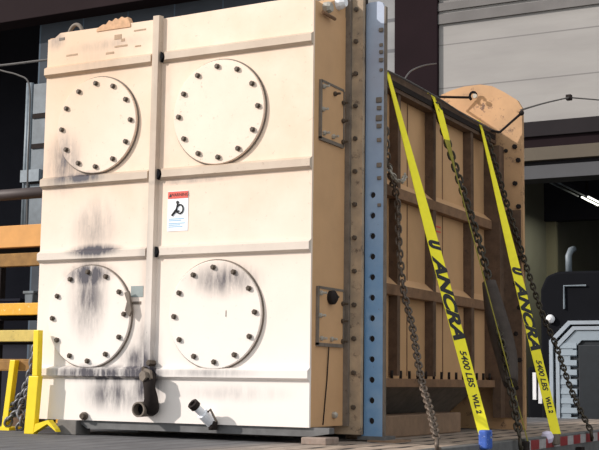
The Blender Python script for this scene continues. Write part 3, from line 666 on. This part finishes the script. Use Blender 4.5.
for x in (tx(515), tx1-.15): MB().lathe((x, TY+1.1, GZ+.5), (1, 0, 0), [(0, .3), (0, .48), (.03, .5), (.27, .5), (.3, .48), (.3, .3)], 28).build('wheel', 'black', tk2)
# bay strip lights
def strip(u0, v0, u1, v1, z, lit, label):
    a = at(u0, v0, 2, z); b = at(u1, v1, 2, z); rt_ = thing('strip_light', a, label, 'ceiling light', 'strip lights in the dark bay')
    MB().box(a.x-.06, a.x+.06, min(a.y, b.y), max(a.y, b.y), z+.02, z+.08).build('housing', 'baydark', rt_)
    if lit:
        la = bpy.data.lights.new('lamp', 'AREA'); la.energy = 26; la.size = 1.0; la.color = (1, 1, .85); lo_ = bpy.data.objects.new('lamp', la); C.objects.link(lo_); lo_.parent = rt_; lo_.location = (0, .8, -.1)
    for s_ in (-.05, .05): MB().tube([(a.x+s_, a.y, z), (a.x+s_, b.y, z)], .014, 8).build('tube', 'lamp' if lit else 'silver', rt_)
    q = a.copy()
    MB().box(a.x-.02, a.x+.02, a.y+.1, a.y+.14, z+.08, zl+1.3).build('hanger', 'dark', rt_)
    return rt_
zs_ = zl+.2
print('STRIP', at(545,178,2,zs_), at(585,197,2,zs_), at(601,205,2,zs_), zl)
strip(545, 178, 583, 196, zs_, False, 'unlit twin-tube strip light just inside the bay opening')
strip(585, 197, 601, 205, zs_, True, 'lit strip light glowing deeper in the bay')

# ================================================================== LEFT SIDE: rack, stand, pipes
RYk = 3.6
def rz(u, v): return at(u, v, 1, RYk).z
rk = thing('storage_rack', (at(0, 300, 1, RYk).x, RYk, GZ), 'yellow storage rack with timber and yellow beams left of the tank', 'rack')
xr0 = at(-60, 300, 1, RYk).x; xr1 = at(60, 300, 1, RYk).x
for (v0, v1, mat, lab) in ((303, 315, 'rackyellow', 'orange-yellow beam'), (330, 341.5, 'paleyellow', 'faded yellow beam')):
    o = MB().box(xr0, xr1, RYk, RYk+.09, rz(20, v1), rz(20, v0), .006).build('beam', mat, rk); o['label'] = lab
for v0, v1, mat in ((225, 247, 'orangewood'), (253, 266, 'goldwood'), (359, 371, 'goldwood')):
    MB().box(xr0, xr1-.05, RYk, RYk+.09, rz(20, v1), rz(20, v0), .006).build('beam', mat, rk)
for x in (xr0-.1, xr1): 
    for y_ in (RYk, RYk+1.0): MB().box(x, x+.09, y_, y_+.09, GZ, rz(20, 222)).build('upright', 'rackyellow' if y_ == RYk else 'dark', rk)  # rear uprights coloured dark for the shadow behind the front beams
for v1 in (247, 315, 341.5):
    MB().box(xr0, xr1, RYk+1.0, RYk+1.08, rz(20, v1), rz(20, v1)+.1).build('beam', 'dark', rk)  # rear beams and shelves dark too, shadow put into their colour
    MB().box(xr0, xr1, RYk+.09, RYk+1.0, rz(20, v1)+.02, rz(20, v1)+.04).build('shelf', 'dark', rk)
# crates and cans on the shelves
sh = {v1: rz(20, v1)+.04 for v1 in (247, 315, 341.5)}
def crate(u0, u1, z, h, mat, lab, y0=.25, name='crate', cat='crate'):
    a = at(u0, 300, 1, RYk+y0).x; b = at(u1, 300, 1, RYk+y0).x; y_ = RYk+y0
    root = thing(name, ((a+b)/2, y_+.2, z), lab, cat)
    MB().prism([(a+.02, z), (b-.02, z), (b, z+h), (a, z+h)], 1, y_, y_+.45, .01).build('body', mat, root)
    MB().box(a-.012, b+.012, y_-.012, y_+.462, z+h-.03, z+h, .004).build('rim', mat, root)
    return root
crate(-14, 20, sh[315], .16, 'crate', 'dark blue-grey plastic crate on the upper yellow beam shelf')
crate(24, 33, sh[315], .24, 'duct', 'pale grey can on the upper yellow beam shelf, close to the tank', name='can', cat='can')
crate(-5, 24, sh[341.5], .07, 'crate', 'shallow dark crate on the lower faded yellow shelf', y0=.2)
# long brown pipe lying across rack stands
p0 = at(-40, 197, 1, RYk-.12); p1 = at(50, 194, 1, RYk-.12)
a = at(0, 195.5, 1, RYk-.1); b = at(46, 192, 1, RYk-.1)
pp = thing('steel_pipe', (a.x, RYk-.1, a.z), 'long dark brown steel pipe running level above the timber beams', 'pipe')
d = (b-a)
MB().tube([a-d*1.5, b+d*.9], .062, 14).build('pipe', 'pipebrown', pp)
for k in (-1.3, 1.3): q = a+d*k; MB().box(q.x-.03, q.x+.03, RYk-.13, RYk-.07, GZ, q.z-.05).build('stand', 'dark', pp)
# conduits on the wall left of the tank
CW = WY-.06
def wz(u, v): return at(u, v, 1, CW)
a = wz(36, 85); b = wz(48, 230)
CW = WY
cbx = thing('electrical_panel', ((a.x+b.x)/2, WY-.06, b.z), 'pale grey electrical panel with conduits on the dark wall left of the tank', 'panel')
MB().box(a.x, wz(50, 200).x, WY-.12, WY-.002, b.z, a.z, .01).build('cabinet', 'duct', cbx)
for v in (120, 150, 185): q = wz(40, v); MB().box(a.x+.02, q.x+.6, WY-.14, WY-.12, q.z, q.z+.08).build('cover_strip', 'dark', cbx)
for u in (31, 34): 
    t0, t1 = wz(u+1, 84), wz(u-2, 235); MB().tube([(t0.x, WY-.08, t1.z), (t0.x, WY-.08, t0.z)], .04, 8).build('conduit', 'steelgrey', cbx)
q = wz(30, 178); MB().box(q.x-.04, q.x+.35, WY-.2, WY-.12, q.z-.1, q.z+.1).build('junction_box', 'steelgrey', cbx)
PY = 7.5
cable([at(-30, 58, 1, PY), at(0, 70, 1, PY), at(18, 75, 1, PY), at(29, 84, 1, PY), at(29.5, 120, 1, PY), at(28, 160, 1, PY), at(27, 215, 1, PY), at(27, 240, 1, PY)], .013, 'wire', 'grey hanging cable bending down beside the left edge of the tank', 'hanging_cable')
cable([at(-30, 67, 1, PY), at(0, 65.5, 1, PY), at(46, 60, 1, PY), at(80, 57, 1, PY)], .018, 'wire', 'straight dark cable crossing behind the top left corner of the tank', 'hanging_cable')
# bright yellow tripod stand on the deck by the tank
base = at(31, 434, 2, DZ)
def dk(u, v): return at(u, v, 1, base.y)
st = thing('support_stand', base, 'bright yellow steel stand on the deck against the left edge of the cream tank', 'stand')
def leg(pts, w, mat='yellowpaint', dy=0, name='leg'):
    q = [dk(*p) for p in pts]; lo, hi = q[0], q[1]
    o = MB().prism([(lo.x-w/2, lo.z), (lo.x+w/2, lo.z), (hi.x+w/2, hi.z), (hi.x-w/2, hi.z)], 1, base.y+dy, base.y+dy+.05, .004); return o
leg([(28.5, 434), (33.5, 376)], .085).build('leg', 'yellowpaint', st)
leg([(34.5, 376), (36, 330)], .045).build('post', 'yellowpaint', st)
q0 = dk(31, 436); q1 = dk(57, 425)
mb = MB().prism([(q0.x+.02, dk(40, 433).z), (dk(47, 424).x, dk(47, 424).z), (dk(56, 432).x, dk(56, 432).z), (dk(55, 429).x, dk(55, 429).z), (dk(48, 420).x, dk(48, 420).z), (q0.x+.03, dk(36, 424).z)], 1, base.y+.0, base.y+.05)
mb.build('foot_brace', 'yellowpaint', st)
# second, slanted yellow stand farther left
b2 = at(2, 430, 2, DZ); base = b2
st2 = thing('support_stand', b2, 'slanted yellow stand at the far left of the deck, beyond the grey chains', 'stand')
leg([(3.5, 430), (12.5, 360)], .05).build('leg', 'yellowpaint', st2)
mb = MB().box(dk(-20, 365).x, dk(27, 365).x, base.y+.051, base.y+.1, dk(12, 370).z, dk(12, 361).z, .004); mb.build('crossbar', 'goldwood', st2)
MB().box(b2.x-.1, b2.x+.1, b2.y-.04, b2.y+.14, DZ, DZ+.02).build('foot', 'yellowpaint', st2)
base = at(20, 430, 2, DZ)
for i, (pp_, lab) in enumerate(((((36, 346), (31, 372), (24, 392), (12, 408), (4, 424)), 'grey chain sagging between the two yellow stands, upper one'), (((33, 378), (27, 396), (20, 410), (10, 418), (6, 430)), 'grey chain sagging between the two yellow stands, lower one'), (((24, 400), (20, 412), (23, 421), (18, 430)), 'short grey chain lying in a heap by the foot of the bright yellow stand'))):
    chain([at(u, v, 1, base.y-.06-.03*i) for u, v in pp_], 'chaingrey', lab, False, .07, .046, .010)
tag(MB().box(*(lambda a, b: (a.x, b.x, base.y+.1, base.y+.35, DZ, a.z))(at(6, 413, 1, base.y+.1), at(23, 431, 1, base.y+.1)), .01).build('rusty_block', 'rustside'), 'rusty brown block on the deck between the yellow stands', 'block')
